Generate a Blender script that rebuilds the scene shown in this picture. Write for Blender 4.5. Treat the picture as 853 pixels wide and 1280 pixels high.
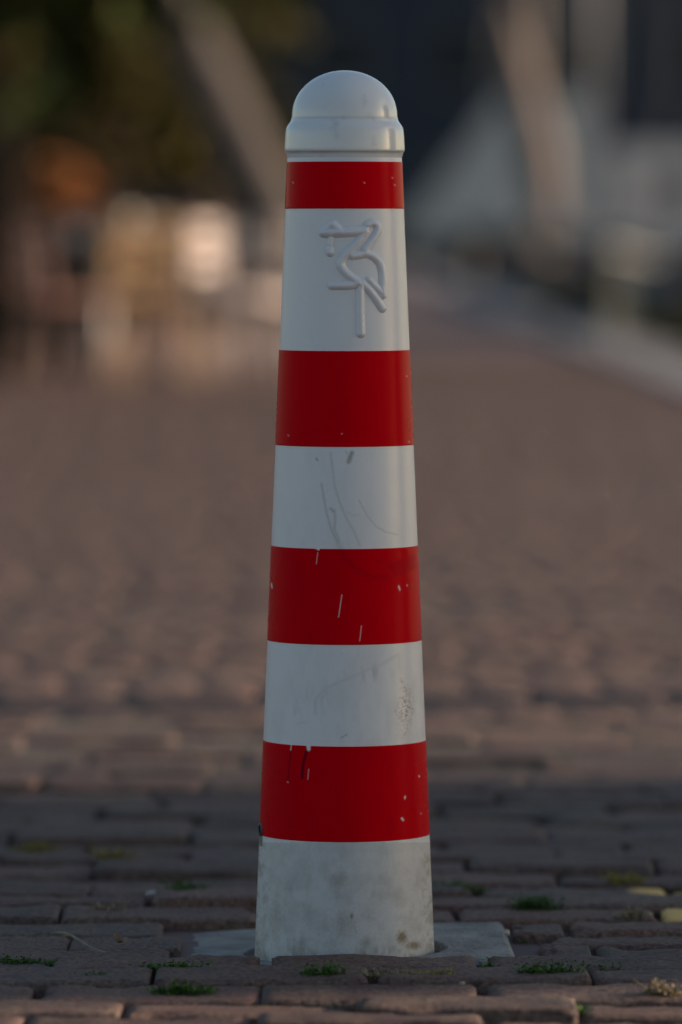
import bpy, math, random
import numpy as np
from mathutils import Vector, Matrix

random.seed(7)
rng = np.random.default_rng(11)
R = math.radians
for o in list(bpy.data.objects):
    bpy.data.objects.remove(o)
S = bpy.context.scene
C = S.collection

# ------------------------------------------------------------------ camera
F = 7111.0            # focal length in photo pixels (200 mm on a 24 x 36 frame)
D = 6.4               # distance camera - bollard axis
HOR = 285.0           # horizon row in the photo (1280 rows)
PITCH = math.atan((640 - HOR) / F)
CAMH = 0.809
CAMX = -0.004
cam = bpy.data.cameras.new('camera')
cam.sensor_fit = 'VERTICAL'
cam.sensor_height = 36.0
cam.sensor_width = 24.0
cam.lens = 36.0 * F / 1280.0
cam.clip_start = 0.1
cam.clip_end = 5000
cam.dof.use_dof = True
cam.dof.focus_distance = 6.31
cam.dof.aperture_fstop = 2.8
cam.dof.aperture_blades = 0
co = bpy.data.objects.new('camera', cam)
C.objects.link(co)
co.location = (CAMX, -D, CAMH)
co.rotation_euler = (math.pi / 2 - PITCH, 0, 0)
S.camera = co

# ------------------------------------------------------------------ light
SUN_EL = R(13.0)
SUN_AZ = R(9.0)       # towards +y from +x
w = bpy.data.worlds.new('World')
S.world = w
w.use_nodes = True
nt = w.node_tree
sky = nt.nodes.new('ShaderNodeTexSky')
sky.sky_type = 'NISHITA'
sky.sun_disc = False
sky.sun_elevation = SUN_EL
sky.sun_rotation = R(90) - SUN_AZ
sky.air_density = 1.0
sky.dust_density = 0.9
nt.links.new(sky.outputs[0], nt.nodes['Background'].inputs[0])
nt.nodes['Background'].inputs[1].default_value = 0.075
sl = bpy.data.lights.new('sun', 'SUN')
sl.energy = 4.1
sl.angle = R(1.1)
sl.color = (1.0, 0.79, 0.60)
so = bpy.data.objects.new('sun', sl)
C.objects.link(so)
sd = Vector((math.cos(SUN_AZ) * math.cos(SUN_EL), math.sin(SUN_AZ) * math.cos(SUN_EL), math.sin(SUN_EL)))
so.rotation_euler = sd.to_track_quat('Z', 'Y').to_euler()
so.location = (20, 3, 8)
S.view_settings.view_transform = 'Standard'
S.view_settings.look = 'None'
S.view_settings.exposure = 1.22
S.view_settings.gamma = 1.0

# ------------------------------------------------------------------ helpers
def gpt(px, py, z=0.0):
    """photo pixel -> point on the plane of height z"""
    a = -PITCH + math.atan((640 - py) / F)
    d = (z - CAMH) / math.tan(a)
    return (CAMX + (px - 426.5) / F * d, -D + d)

def zat(py, d):
    return CAMH + d * math.tan(-PITCH + math.atan((640 - py) / F))

def tag(o, label=None, cat=None, group=None, kind=None):
    if label: o['label'] = label
    if cat: o['category'] = cat
    if group: o['group'] = group
    if kind: o['kind'] = kind
    return o

def link(name, me, mat=None, parent=None):
    o = bpy.data.objects.new(name, me)
    C.objects.link(o)
    if mat is not None:
        me.materials.append(mat)
    if parent is not None:
        o.parent = parent
    return o

def empty(name, loc, rz=0.0, **k):
    o = bpy.data.objects.new(name, None)
    C.objects.link(o)
    o.location = loc
    o.rotation_euler = (0, 0, rz)
    return tag(o, **k)

def copy_tree(o, parent=None):
    c = o.copy()
    C.objects.link(c)
    c.parent = parent
    for ch in list(o.children):
        copy_tree(ch, c)
    return c

class MB:
    def __init__(s):
        s.v = []; s.f = []; s.sm = []
    def add(s, v, f, smooth=False):
        n = len(s.v)
        s.v += [tuple(p) for p in v]
        s.f += [tuple(i + n for i in q) for q in f]
        s.sm += [smooth] * len(f)
        return s
    def box(s, c, d, rot=None, bev=0.0):
        hx, hy, hz = d[0] / 2, d[1] / 2, d[2] / 2
        M = rot or Matrix.Identity(3)
        c = Vector(c)
        if bev <= 0:
            vs = [Vector((x, y, z)) for z in (-hz, hz) for y in (-hy, hy) for x in (-hx, hx)]
            fs = [(0, 2, 3, 1), (4, 5, 7, 6), (0, 1, 5, 4), (2, 6, 7, 3), (0, 4, 6, 2), (1, 3, 7, 5)]
        else:
            b = bev
            vs = []
            ring = [(-hx + b, -hy), (hx - b, -hy), (hx, -hy + b), (hx, hy - b), (hx - b, hy), (-hx + b, hy), (-hx, hy - b), (-hx, -hy + b)]
            ring2 = [(-hx + b, -hy + b), (hx - b, -hy + b), (hx - b, -hy + b), (hx - b, hy - b), (hx - b, hy - b), (-hx + b, hy - b), (-hx + b, hy - b), (-hx + b, -hy + b)]
            for z, rr in ((-hz, ring2), (-hz + b, ring), (hz - b, ring), (hz, ring2)):
                vs += [Vector((x, y, z)) for x, y in rr]
            fs = []
            for k in range(3):
                for i in range(8):
                    j = (i + 1) % 8
                    fs.append((k * 8 + i, k * 8 + j, k * 8 + 8 + j, k * 8 + 8 + i))
            fs.append(tuple(range(7, -1, -1)))
            fs.append(tuple(range(24, 32)))
        return s.add([c + M @ v for v in vs], fs)
    def tube(s, pts, rad, n=12, cap=True, smooth=True):
        pts = [Vector(p) for p in pts]
        if not hasattr(rad, '__len__'):
            rad = [rad] * len(pts)
        vs = []; fs = []
        up = None
        for i, p in enumerate(pts):
            t = (pts[min(i + 1, len(pts) - 1)] - pts[max(i - 1, 0)]).normalized()
            if up is None:
                up = Vector((0, 0, 1)) if abs(t.z) < .9 else Vector((1, 0, 0))
            a = t.cross(up).normalized()
            b = t.cross(a).normalized()
            up = -b if False else up
            for k in range(n):
                q = 2 * math.pi * k / n
                vs.append(p + (a * math.cos(q) + b * math.sin(q)) * rad[i])
        for i in range(len(pts) - 1):
            for k in range(n):
                j = (k + 1) % n
                fs.append((i * n + k, i * n + j, (i + 1) * n + j, (i + 1) * n + k))
        if cap:
            fs.append(tuple(range(n)))
            fs.append(tuple((len(pts) - 1) * n + k for k in range(n - 1, -1, -1)))
        return s.add(vs, fs, smooth)
    def lathe(s, prof, n=32, c=(0, 0, 0)):
        vs = []; fs = []
        for r, z in prof:
            for k in range(n):
                q = 2 * math.pi * k / n
                vs.append((c[0] + r * math.cos(q), c[1] + r * math.sin(q), c[2] + z))
        for i in range(len(prof) - 1):
            for k in range(n):
                j = (k + 1) % n
                fs.append((i * n + k, i * n + j, (i + 1) * n + j, (i + 1) * n + k))
        fs.append(tuple(range(n - 1, -1, -1)))
        fs.append(tuple((len(prof) - 1) * n + k for k in range(n)))
        return s.add(vs, fs, True)
    def build(s, name, mat, parent=None):
        me = bpy.data.meshes.new(name)
        me.from_pydata([tuple(v) for v in s.v], [], s.f)
        me.polygons.foreach_set('use_smooth', s.sm)
        me.update()
        return link(name, me, mat, parent)

def grid_mesh(name, P, mat, parent=None, attrs=None, wrap=False, smooth=True):
    """P: (rows, cols, 3) array"""
    r, c, _ = P.shape
    idx = np.arange(r * c).reshape(r, c)
    if wrap:
        nx = np.roll(idx, -1, axis=1)
        q = np.stack([idx[:-1], nx[:-1], nx[1:], idx[1:]], -1).reshape(-1, 4)
    else:
        q = np.stack([idx[:-1, :-1], idx[:-1, 1:], idx[1:, 1:], idx[1:, :-1]], -1).reshape(-1, 4)
    return np_mesh(name, P.reshape(-1, 3), q, mat, parent, attrs, smooth)

def np_mesh(name, V, Q, mat, parent=None, attrs=None, smooth=False):
    V = np.asarray(V, dtype=np.float32); Q = np.asarray(Q, dtype=np.int32)
    me = bpy.data.meshes.new(name)
    me.vertices.add(len(V))
    me.vertices.foreach_set('co', V.ravel())
    k = Q.shape[1]
    me.loops.add(Q.size)
    me.loops.foreach_set('vertex_index', Q.ravel())
    me.polygons.add(len(Q))
    me.polygons.foreach_set('loop_start', np.arange(0, Q.size, k, dtype=np.int32))
    me.polygons.foreach_set('loop_total', np.full(len(Q), k, dtype=np.int32))
    me.polygons.foreach_set('use_smooth', np.full(len(Q), smooth, dtype=bool))
    me.update(calc_edges=True)
    me.validate()
    for an, (typ, arr) in (attrs or {}).items():
        at = me.attributes.new(an, typ, 'POINT')
        if typ == 'FLOAT':
            at.data.foreach_set('value', np.asarray(arr, dtype=np.float32).ravel())
        else:
            at.data.foreach_set('color', np.asarray(arr, dtype=np.float32).ravel())
    return link(name, me, mat, parent)

# value noise (numpy) for surfaces
_T = rng.random((256, 256)).astype(np.float64)
def vnoise(x, y):
    xi = np.floor(x).astype(int); yi = np.floor(y).astype(int)
    fx = x - xi; fy = y - yi
    fx = fx * fx * (3 - 2 * fx); fy = fy * fy * (3 - 2 * fy)
    a = _T[xi % 256, yi % 256]; b = _T[(xi + 1) % 256, yi % 256]
    c = _T[xi % 256, (yi + 1) % 256]; d = _T[(xi + 1) % 256, (yi + 1) % 256]
    return (a * (1 - fx) + b * fx) * (1 - fy) + (c * (1 - fx) + d * fx) * fy
def fbm(x, y, o=4):
    s = 0; a = 1; t = 0
    for k in range(o):
        s = s + a * vnoise(x * 2 ** k + 17.3 * k, y * 2 ** k + 5.1 * k); t += a; a *= .55
    return s / t

# ------------------------------------------------------------------ materials
class NT:
    def __init__(s, name):
        s.m = bpy.data.materials.new(name); s.m.use_nodes = True
        s.t = s.m.node_tree; s.b = s.t.nodes['Principled BSDF']
    def n(s, typ, **k):
        o = s.t.nodes.new('ShaderNode' + typ)
        for a, v in k.items(): setattr(o, a, v)
        return o
    def l(s, a, b): s.t.links.new(a, b)
    def mix(s, fac, a, b, mode='MIX'):
        o = s.n('Mix', data_type='RGBA', blend_type=mode)
        for i, v in ((0, fac), (6, a), (7, b)):
            if hasattr(v, 'node'): s.l(v, o.inputs[i])
            elif i == 0: o.inputs[0].default_value = v
            else: o.inputs[i].default_value = (*v, 1)
        return o.outputs[2]
    def noise(s, scale, detail=4, rough=.55, vec=None, dist=0):
        o = s.n('TexNoise'); o.inputs['Scale'].default_value = scale
        o.inputs['Detail'].default_value = detail; o.inputs['Roughness'].default_value = rough
        o.inputs['Distortion'].default_value = dist
        if vec is not None: s.l(vec, o.inputs['Vector'])
        return o.outputs['Fac']
    def ramp(s, fac, a, b, ca=(0, 0, 0), cb=(1, 1, 1)):
        o = s.n('ValToRGB'); e = o.color_ramp.elements
        e[0].position = a; e[1].position = b; e[0].color = (*ca, 1); e[1].color = (*cb, 1)
        s.l(fac, o.inputs[0]); return o.outputs[0]
    def coord(s, kind='Object'): return s.n('TexCoord').outputs[kind]
    def attr(s, name):
        o = s.n('Attribute'); o.attribute_name = name; return o
    def bump(s, h, st, dist):
        o = s.n('Bump'); o.inputs['Strength'].default_value = st; o.inputs['Distance'].default_value = dist
        s.l(h, o.inputs['Height']); s.l(o.outputs[0], s.b.inputs['Normal'])
    def base(s, c):
        if hasattr(c, 'node'): s.l(c, s.b.inputs['Base Color'])
        else: s.b.inputs['Base Color'].default_value = (*c, 1)
    def rough(s, v):
        if hasattr(v, 'node'): s.l(v, s.b.inputs['Roughness'])
        else: s.b.inputs['Roughness'].default_value = v

def simple(name, col, rough=.6, var=.25, scale=6, metal=0.0, bump=0.0, spec=.5):
    m = NT(name); v = m.coord()
    n1 = m.noise(scale, 5, .6, v)
    dark = tuple(c * (1 - var) for c in col); lite = tuple(min(1, c * (1 + var)) for c in col)
    m.base(m.ramp(n1, .3, .7, dark, lite)); m.rough(rough)
    m.b.inputs['Metallic'].default_value = metal
    m.b.inputs['Specular IOR Level'].default_value = spec
    if bump: m.bump(m.noise(scale * 8, 4, .6, v), bump, .01)
    return m.m

# white enamel of the post: painted-on dirt comes from a per-vertex stain map
def post_mat(name, col, dirtcol, rough):
    m = NT(name); v = m.coord()
    st = m.attr('stain'); ru = m.attr('rust')
    n = m.noise(9, 5, .6, v)
    base = m.ramp(n, .3, .7, tuple(c * .96 for c in col), col)
    c1 = m.mix(st.outputs['Fac'], base, dirtcol)
    c2 = m.mix(ru.outputs['Fac'], c1, (.16, .12, .07))
    sc = m.attr('chip')
    c3 = m.mix(sc.outputs['Fac'], c2, (.62, .60, .56))
    m.base(c3)
    mp = m.n('Mapping'); mp.inputs['Scale'].default_value = (60, 60, 3); m.l(v, mp.inputs[0])
    fine = m.noise(1, 3, .6, mp.outputs[0])
    rr = m.n('MapRange'); m.l(st.outputs['Fac'], rr.inputs[0])
    rr.inputs[3].default_value = rough; rr.inputs[4].default_value = .75
    m.rough(rr.outputs[0])
    m.bump(fine, .05, .002)
    m.b.inputs['Specular IOR Level'].default_value = .5
    return m.m
M_post = post_mat('post_white', (.60, .60, .625), (.145, .135, .11), .34)
M_band = post_mat('band_red', (.50, .0002, .006), (.11, .001, .012), .26)
M_band.node_tree.nodes['Principled BSDF'].inputs['Specular IOR Level'].default_value = .03
M_band.node_tree.nodes['Principled BSDF'].inputs['Specular Tint'].default_value = (1, .03, .07, 1)
M_cap = post_mat('cap_white', (.60, .605, .61), (.16, .15, .14), .13)

# clinker bricks
def brick_mat():
    m = NT('clinker_brick'); v = m.coord()
    t = m.attr('tint')
    sep = m.n('SeparateColor'); m.l(t.outputs['Color'], sep.inputs[0])
    n1 = m.noise(14, 6, .65, v); n2 = m.noise(160, 5, .7, v); n3 = m.noise(5, 4, .6, v)
    c = m.mix(sep.outputs[0], (.053, .031, .029), (.118, .066, .054))
    c = m.mix(sep.outputs[1], c, (.074, .056, .050))
    c = m.mix(m.ramp(n1, .42, .75), c, (.125, .090, .068))
    g = m.ramp(n2, .30, .62, (.25, .25, .26), (1.75, 1.70, 1.64))
    c = m.mix(1.0, c, g, 'MULTIPLY')
    c = m.mix(m.ramp(n3, .60, .80), c, (.06, .058, .045))
    # worn yellow road paint
    pn = m.mix(1.0, m.ramp(m.noise(55, 5, .7, v), .22, .36), sep.outputs[2], 'MULTIPLY')
    c = m.mix(pn, c, (.72, .45, .14))
    m.base(c)
    rr = m.n('MapRange'); m.l(n1, rr.inputs[0]); rr.inputs[3].default_value = .55; rr.inputs[4].default_value = .85
    m.rough(rr.outputs[0])
    a = m.n('Math', operation='ADD'); m.l(n2, a.inputs[0]); m.l(m.noise(45, 6, .7, v), a.inputs[1])
    m.bump(a.outputs[0], .9, .004)
    m.b.inputs['Specular IOR Level'].default_value = .2
    return m.m
M_brick = brick_mat()

def sheet_mat():
    m = NT('paving_sheet'); v = m.coord()
    br = m.n('TexBrick'); m.l(v, br.inputs['Vector'])
    br.inputs['Scale'].default_value = 1.0
    br.inputs['Brick Width'].default_value = .236; br.inputs['Row Height'].default_value = .118
    br.inputs['Mortar Size'].default_value = .006; br.inputs['Bias'].default_value = 0
    br.inputs['Color1'].default_value = (.082, .048, .044, 1); br.inputs['Color2'].default_value = (.146, .080, .070, 1)
    br.inputs['Mortar'].default_value = (.04, .036, .03, 1)
    c = m.mix(m.ramp(m.noise(.6, 5, .6, v), .45, .75), br.outputs['Color'], (.105, .078, .066))
    m.base(c); m.rough(.75)
    m.bump(m.noise(90, 5, .7, v), .6, .003)
    m.b.inputs['Specular IOR Level'].default_value = .35
    return m.m
def soil_mat():
    m = NT('joint_soil'); v = m.coord()
    c = m.ramp(m.noise(60, 6, .7, v), .3, .7, (.035, .026, .021), (.11, .078, .060))
    c = m.mix(m.ramp(m.noise(7, 5, .6, v), .58, .70), c, (.045, .05, .02))
    m.base(c); m.rough(.95); m.bump(m.noise(150, 6, .7, v), 1.0, .006)
    return m.m

M_stone = simple('kerb_granite', (.235, .212, .198), .7, .2, 8, bump=.4)
M_conc = simple('foot_concrete', (.20, .188, .172), .75, .45, 16, bump=.8)
M_wallq = simple('quay_brickwork', (.10, .08, .07), .85, .3, 3, bump=.4)
def leafmat(name, a, b):
    m = NT(name); i = m.n('ObjectInfo'); v = m.coord()
    at = m.attr('leaf')
    m.base(m.mix(at.outputs['Fac'], a, b)); m.rough(.7)
    m.b.inputs['Specular IOR Level'].default_value = .12
    m.b.inputs['Transmission Weight'].default_value = 0
    return m.m
M_leaf_g = leafmat('weed_green', (.024, .060, .012), (.080, .15, .030))
M_leaf_y = leafmat('weed_yellowing', (.14, .13, .02), (.36, .27, .06))
M_leaf_d = leafmat('weed_dry', (.13, .10, .055), (.34, .27, .17))
M_crown = leafmat('crown_olive', (.016, .018, .004), (.105, .078, .012))
M_crown_dk = leafmat('crown_dark', (.010, .020, .005), (.045, .055, .010))
M_shrub = leafmat('shrub_olive', (.022, .020, .007), (.085, .055, .02))
M_orange = leafmat('orange_bloom', (.08, .035, .015), (.46, .19, .07))
M_bark = simple('bark_pale', (.078, .061, .053), .85, .25, 5, bump=.6)
M_bark_dk_shade = simple('bark_dark_shade', (.009, .007, .006), .95, .35, 8, bump=.6, spec=.05)  # dark bark, deepened to near black to carry the left trunk's shade

# ------------------------------------------------------------------ ground & quay
def kerb_x(y):       # centre line of the quay kerb
    return 2.26 - 0.0086 * (y + D)
KW = 0.31            # kerb half width
QEND = 112.0

def height(x, y):
    h = 0.010 * (fbm(x * .9 + 40, y * .9 + 40, 3) - .5) * 2
    h = h * np.clip((np.hypot(x, y) - .15) / .5, 0, 1) * np.clip(1.6 - y / 2.5, .12, 1)
    h = h - .006 * np.exp(-((x + .42) ** 2 / .05 + (y - .10) ** 2 / .03))
    h = h + .009 * np.exp(-((y + .34) ** 2) / .012) * (.6 + .4 * np.sin(x * 5 + 1))
    return h

far = 2500.0
mb = MB()
xs0 = -far
mb.add([(xs0, -60, -.014), (kerb_x(-60) - KW, -60, -.014), (kerb_x(QEND) - KW, QEND, -.014), (xs0, QEND, -.014)], [(0, 1, 2, 3)])
g = mb.build('ground', sheet_mat()); tag(g, kind='structure')
wm = NT('water'); wv = wm.coord()
wm.base((.012, .018, .020)); wm.rough(.07)
wm.bump(wm.noise(1.6, 4, .6, wv), .35, .08)
mb = MB(); mb.add([(-far, -far, -1.3), (far, -far, -1.3), (far, far, -1.3), (-far, far, -1.3)], [(0, 1, 2, 3)])
tag(mb.build('water', wm.m), kind='structure')
mb = MB(); mb.add([(-.6 + -2.6, -1.2, -.0135 + .004), (kerb_x(0) - KW, -1.2, -.0095), (kerb_x(30) - KW, 30, -.0095), (-3.2, 30, -.0095)], [(0, 1, 2, 3)])
# joint soil as a fine, uneven sheet
ny, nx = 420, 200
yy = np.concatenate([np.linspace(-1.2, 2.0, 300), np.linspace(2.05, 30, 120)])
P = np.zeros((len(yy), nx, 3))
for i, y in enumerate(yy):
    xr = np.linspace(-3.2, kerb_x(y) - KW, nx)
    P[i, :, 0] = xr; P[i, :, 1] = y
    P[i, :, 2] = np.interp(y, [.9, 2.2], [-.0190, -.0022]) + height(xr, np.full(nx, y)) * .8 + (fbm(xr * 30, np.full(nx, y * 30), 3) - .5) * float(np.interp(y, [.9, 2.2], [.008, .003]))
inpl = (np.abs(P[..., 0]) < .2) & (P[..., 1] > -.13) & (P[..., 1] < .25)
P[..., 2] -= inpl * .028
hole = np.exp(-((P[..., 0] - .205) ** 2 / .0008 + (P[..., 1] - .06) ** 2 / .006))
P[..., 2] -= hole * .02
tag(grid_mesh('joint_soil', P, soil_mat(), smooth=True), kind='structure')

# bricks: every course runs across the quay
BL, BW, PL, PW = .2295, .1125, .236, .118
def unit_brick(nu, nv):
    # cross-section positions incl. skirt
    def ax(n):
        t = np.linspace(-1, 1, n)
        t = np.sign(t) * (1 - (1 - np.abs(t)) ** 1.5)
        return t
    u = ax(nu); v = ax(nv)
    U, Vv = np.meshgrid(u, v, indexing='xy')
    idx = np.arange(nu * nv).reshape(nv, nu)
    q = np.stack([idx[:-1, :-1], idx[:-1, 1:], idx[1:, 1:], idx[1:, :-1]], -1).reshape(-1, 4)
    ring = np.concatenate([idx[0, :-1], idx[:-1, -1], idx[-1, :0:-1], idx[:0:-1, 0]])
    n0 = nu * nv
    k = len(ring)
    sk = np.arange(k) + n0
    q2 = np.stack([np.roll(ring, -1), ring, sk, np.roll(sk, -1)], -1)
    return U.ravel(), Vv.ravel(), ring, np.concatenate([q, q2])
near_u = unit_brick(15, 9)
far_u = unit_brick(5, 4)
VV = []; QQ = []; TT = []; nvt = 0
rows = int(31 / PW) + 10
for k in range(-9, rows):
    y0 = k * PW; yc = y0 + PW / 2
    if yc > 30: break
    off = (0 if k % 2 else PL / 2) + random.uniform(-.02, .02) * (1 if k < 12 else 4) + .03
    xr = kerb_x(yc) - KW - .004
    rz = random.uniform(-.003, .004) * (1 if yc < 2 else .4); rt = random.gauss(0, .016) * (1 if yc < 2 else .3)
    n0 = int((-3.2 - off) / PL) - 1
    for j in range(n0, 20):
        jit = random.uniform(-.004, .004)
        a = j * PL + off + jit; b = a + BL + (random.uniform(-.004, .003) if yc < 2.5 else .003)
        if a > xr or b < -3.2: continue
        b = min(b, xr)
        if b - a < .03: continue
        segs = [(a, b)]
        if -.118 <= y0 < .236:
            lo, hi = -.187, (.222 if y0 < .118 else .195)
            segs = []
            if a < lo: segs.append((a, min(b, lo)))
            if b > hi: segs.append((max(a, hi), b))
            segs = [s_ for s_ in segs if s_[1] - s_[0] > .035]
        for (a2, b2) in segs:
            xc = (a2 + b2) / 2; L = b2 - a2; W = BW + random.uniform(-.003, .002) + (.002 if yc > 2.5 else 0)
            near = yc < 3.0 and abs(xc) < 1.5
            U, Vn, ring, Q = near_u if near else far_u
            hh = float(height(np.array(xc), np.array(yc)))
            dz = random.gauss(0, .0034 if near else .0006) + rz + hh
            if -.13 > yc > -.24 and abs(xc) < .35: dz = .002 + random.uniform(0, .002)
            tx = random.gauss(0, .016 if near else .002) + rt; ty = random.gauss(0, .009 if near else .0015)
            lx = U * L / 2; ly = Vn * W / 2
            ang = random.gauss(0, .008)
            e1 = np.abs(U); e2 = np.abs(Vn)
            edx = (1 - e1) * L / 2; edy = (1 - e2) * W / 2
            rb = .0042 if near else .0010
            ed = np.minimum(edx, edy)
            drop = np.where(ed < rb, (rb - np.sqrt(np.maximum(rb ** 2 - (rb - ed) ** 2, 0))), 0) * .9
            if near:
                nn = fbm((xc + lx) * 38, (yc + ly) * 38, 4) - .5
                n2 = fbm((xc + lx) * 12 + 9, (yc + ly) * 12, 2) - .5
                zz = dz - drop + nn * .0052 + n2 * .004
                # chipped arris
                zz = zz - np.where(ed < .014, np.maximum(0, fbm((xc + lx) * 25 + 3, (yc + ly) * 25, 3) - .60) * .04, 0)
                lx = lx + (fbm((xc + lx) * 30, (yc + ly) * 30 + 50, 2) - .5) * .003 * (ed < .01)
                ly = ly + (fbm((xc + lx) * 30 + 50, (yc + ly) * 30, 2) - .5) * .005 * (ed < .01)
            else:
                zz = dz - drop
            zz = zz + ty * lx + tx * ly
            X = xc + lx * math.cos(ang) - ly * math.sin(ang)
            Y = yc + lx * math.sin(ang) + ly * math.cos(ang)
            V = np.stack([X, Y, zz], -1)
            sk = V[ring].copy(); sk[:, 2] = -.045
            V = np.concatenate([V, sk])
            t = np.zeros((len(V), 4)); t[:, 3] = 1
            t[:, 0] = random.random() ** 1.2 if near else .2 + .5 * random.random()
            t[:, 1] = random.random() ** 2 * .9 if near else random.random() ** 2 * .6
            yp = gpt(829, 1130)
            if .22 < xc < .70 and (.24 < yc < .35 or .48 < yc < .58):
                t[:, 2] = np.clip((V[:, 0] - .366 + (.015 if yc > .354 else 0)) * 80 + (fbm(V[:, 0] * 60, V[:, 1] * 60, 3) - .5) * 4, 0, 1)
            VV.append(V); QQ.append(Q + nvt); TT.append(t); nvt += len(V)
VV = np.concatenate(VV); QQ = np.concatenate(QQ); TT = np.concatenate(TT)
pv = np_mesh('brick_paving', VV, QQ, M_brick, attrs={'tint': ('FLOAT_COLOR', TT)}, smooth=True)
tag(pv, kind='structure')

# kerb of granite blocks along the water, quay wall below
mb = MB()
y = -12.0
while y < QEND:
    L = 1.2
    c = y + L / 2
    a = math.atan(.0086)
    mb.box((kerb_x(c), c, -.14), (KW * 2, L - .012, .32), Matrix.Rotation(a, 3, 'Z'), bev=.012)
    y += L
tag(mb.build('quay_kerb', M_stone), kind='structure')
mb = MB()
for (a, b) in (((kerb_x(-60) - KW - .05, -60), (kerb_x(QEND) - KW - .05, QEND)), ((kerb_x(QEND) - KW - .05, QEND), (-far, QEND))):
    mb.add([(a[0], a[1], -.0145), (b[0], b[1], -.0145), (b[0], b[1], -3), (a[0], a[1], -3),
            ], [(0, 1, 2, 3)])
tag(mb.build('quay_wall', M_wallq), kind='structure')
# far bank
mb = MB(); mb.box((0, 1160, -1.2), (4000, 2000, 2.0))
tag(mb.build('far_bank', M_stone), kind='structure')

# ------------------------------------------------------------------ the bollard
HR = {}
def r_at_y(py):      # half width of the body in photo px
    return 71.6 + (112.5 - 71.6) * (py - 200) / (1195 - 200)
def body(py):
    """front-of-surface row -> (z, r) on the bollard"""
    r = r_at_y(py) / F * D * 1.0
    z = zat(py, D - r)
    return z, r
zb, rb_ = body(1195); zt, rt_ = body(200)
def rad(z): return rb_ + (rt_ - rb_) * (z - zb) / (zt - zb)
bol = empty('bollard', (0, 0, 0), label='tapered white bollard with four red bands and an embossed emblem on the brick quay', cat='bollard')

def angles(nf, nb):
    f = np.linspace(-R(95), R(95), nf, endpoint=False)
    b = np.linspace(R(95), R(265), nb, endpoint=False)
    return np.concatenate([f, b])
def shell(z0, z1, nz, off, nf=360, nb=60):
    th = angles(nf, nb)      # 0 faces the camera (-y), positive to the right
    z = np.linspace(z0, z1, nz)
    Z, T = np.meshgrid(z, th, indexing='ij')
    r = rad(Z) + off
    return Z, T, r
def to_px(Z, T, r):
    X = r * np.sin(T); Y = -r * np.cos(T)
    d = Y + D
    px = 426.5 + F * (X - CAMX) / d
    py = 640 - F * np.tan(np.arctan((Z - CAMH) / d) + PITCH)
    py = np.where(np.abs(T) < R(100), py, -999)
    return X, Y, px, py

def seg(px, py, pts, wdt, soft=1.0):
    out = np.zeros_like(px)
    for i in range(len(pts) - 1):
        (x0, y0), (x1, y1) = pts[i], pts[i + 1]
        dx, dy = x1 - x0, y1 - y0
        t = np.clip(((px - x0) * dx + (py - y0) * dy) / (dx * dx + dy * dy + 1e-9), 0, 1)
        d = np.hypot(px - x0 - t * dx, py - y0 - t * dy)
        out = np.maximum(out, np.clip((wdt - d) / soft + .5, 0, 1))
    return out
def z3(pts): return [(320 + x / 3.877, 540 + y / 3.877) for x, y in pts]
def z4(pts): return [(310 + x / 3.554, 790 + y / 3.554) for x, y in pts]

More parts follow.
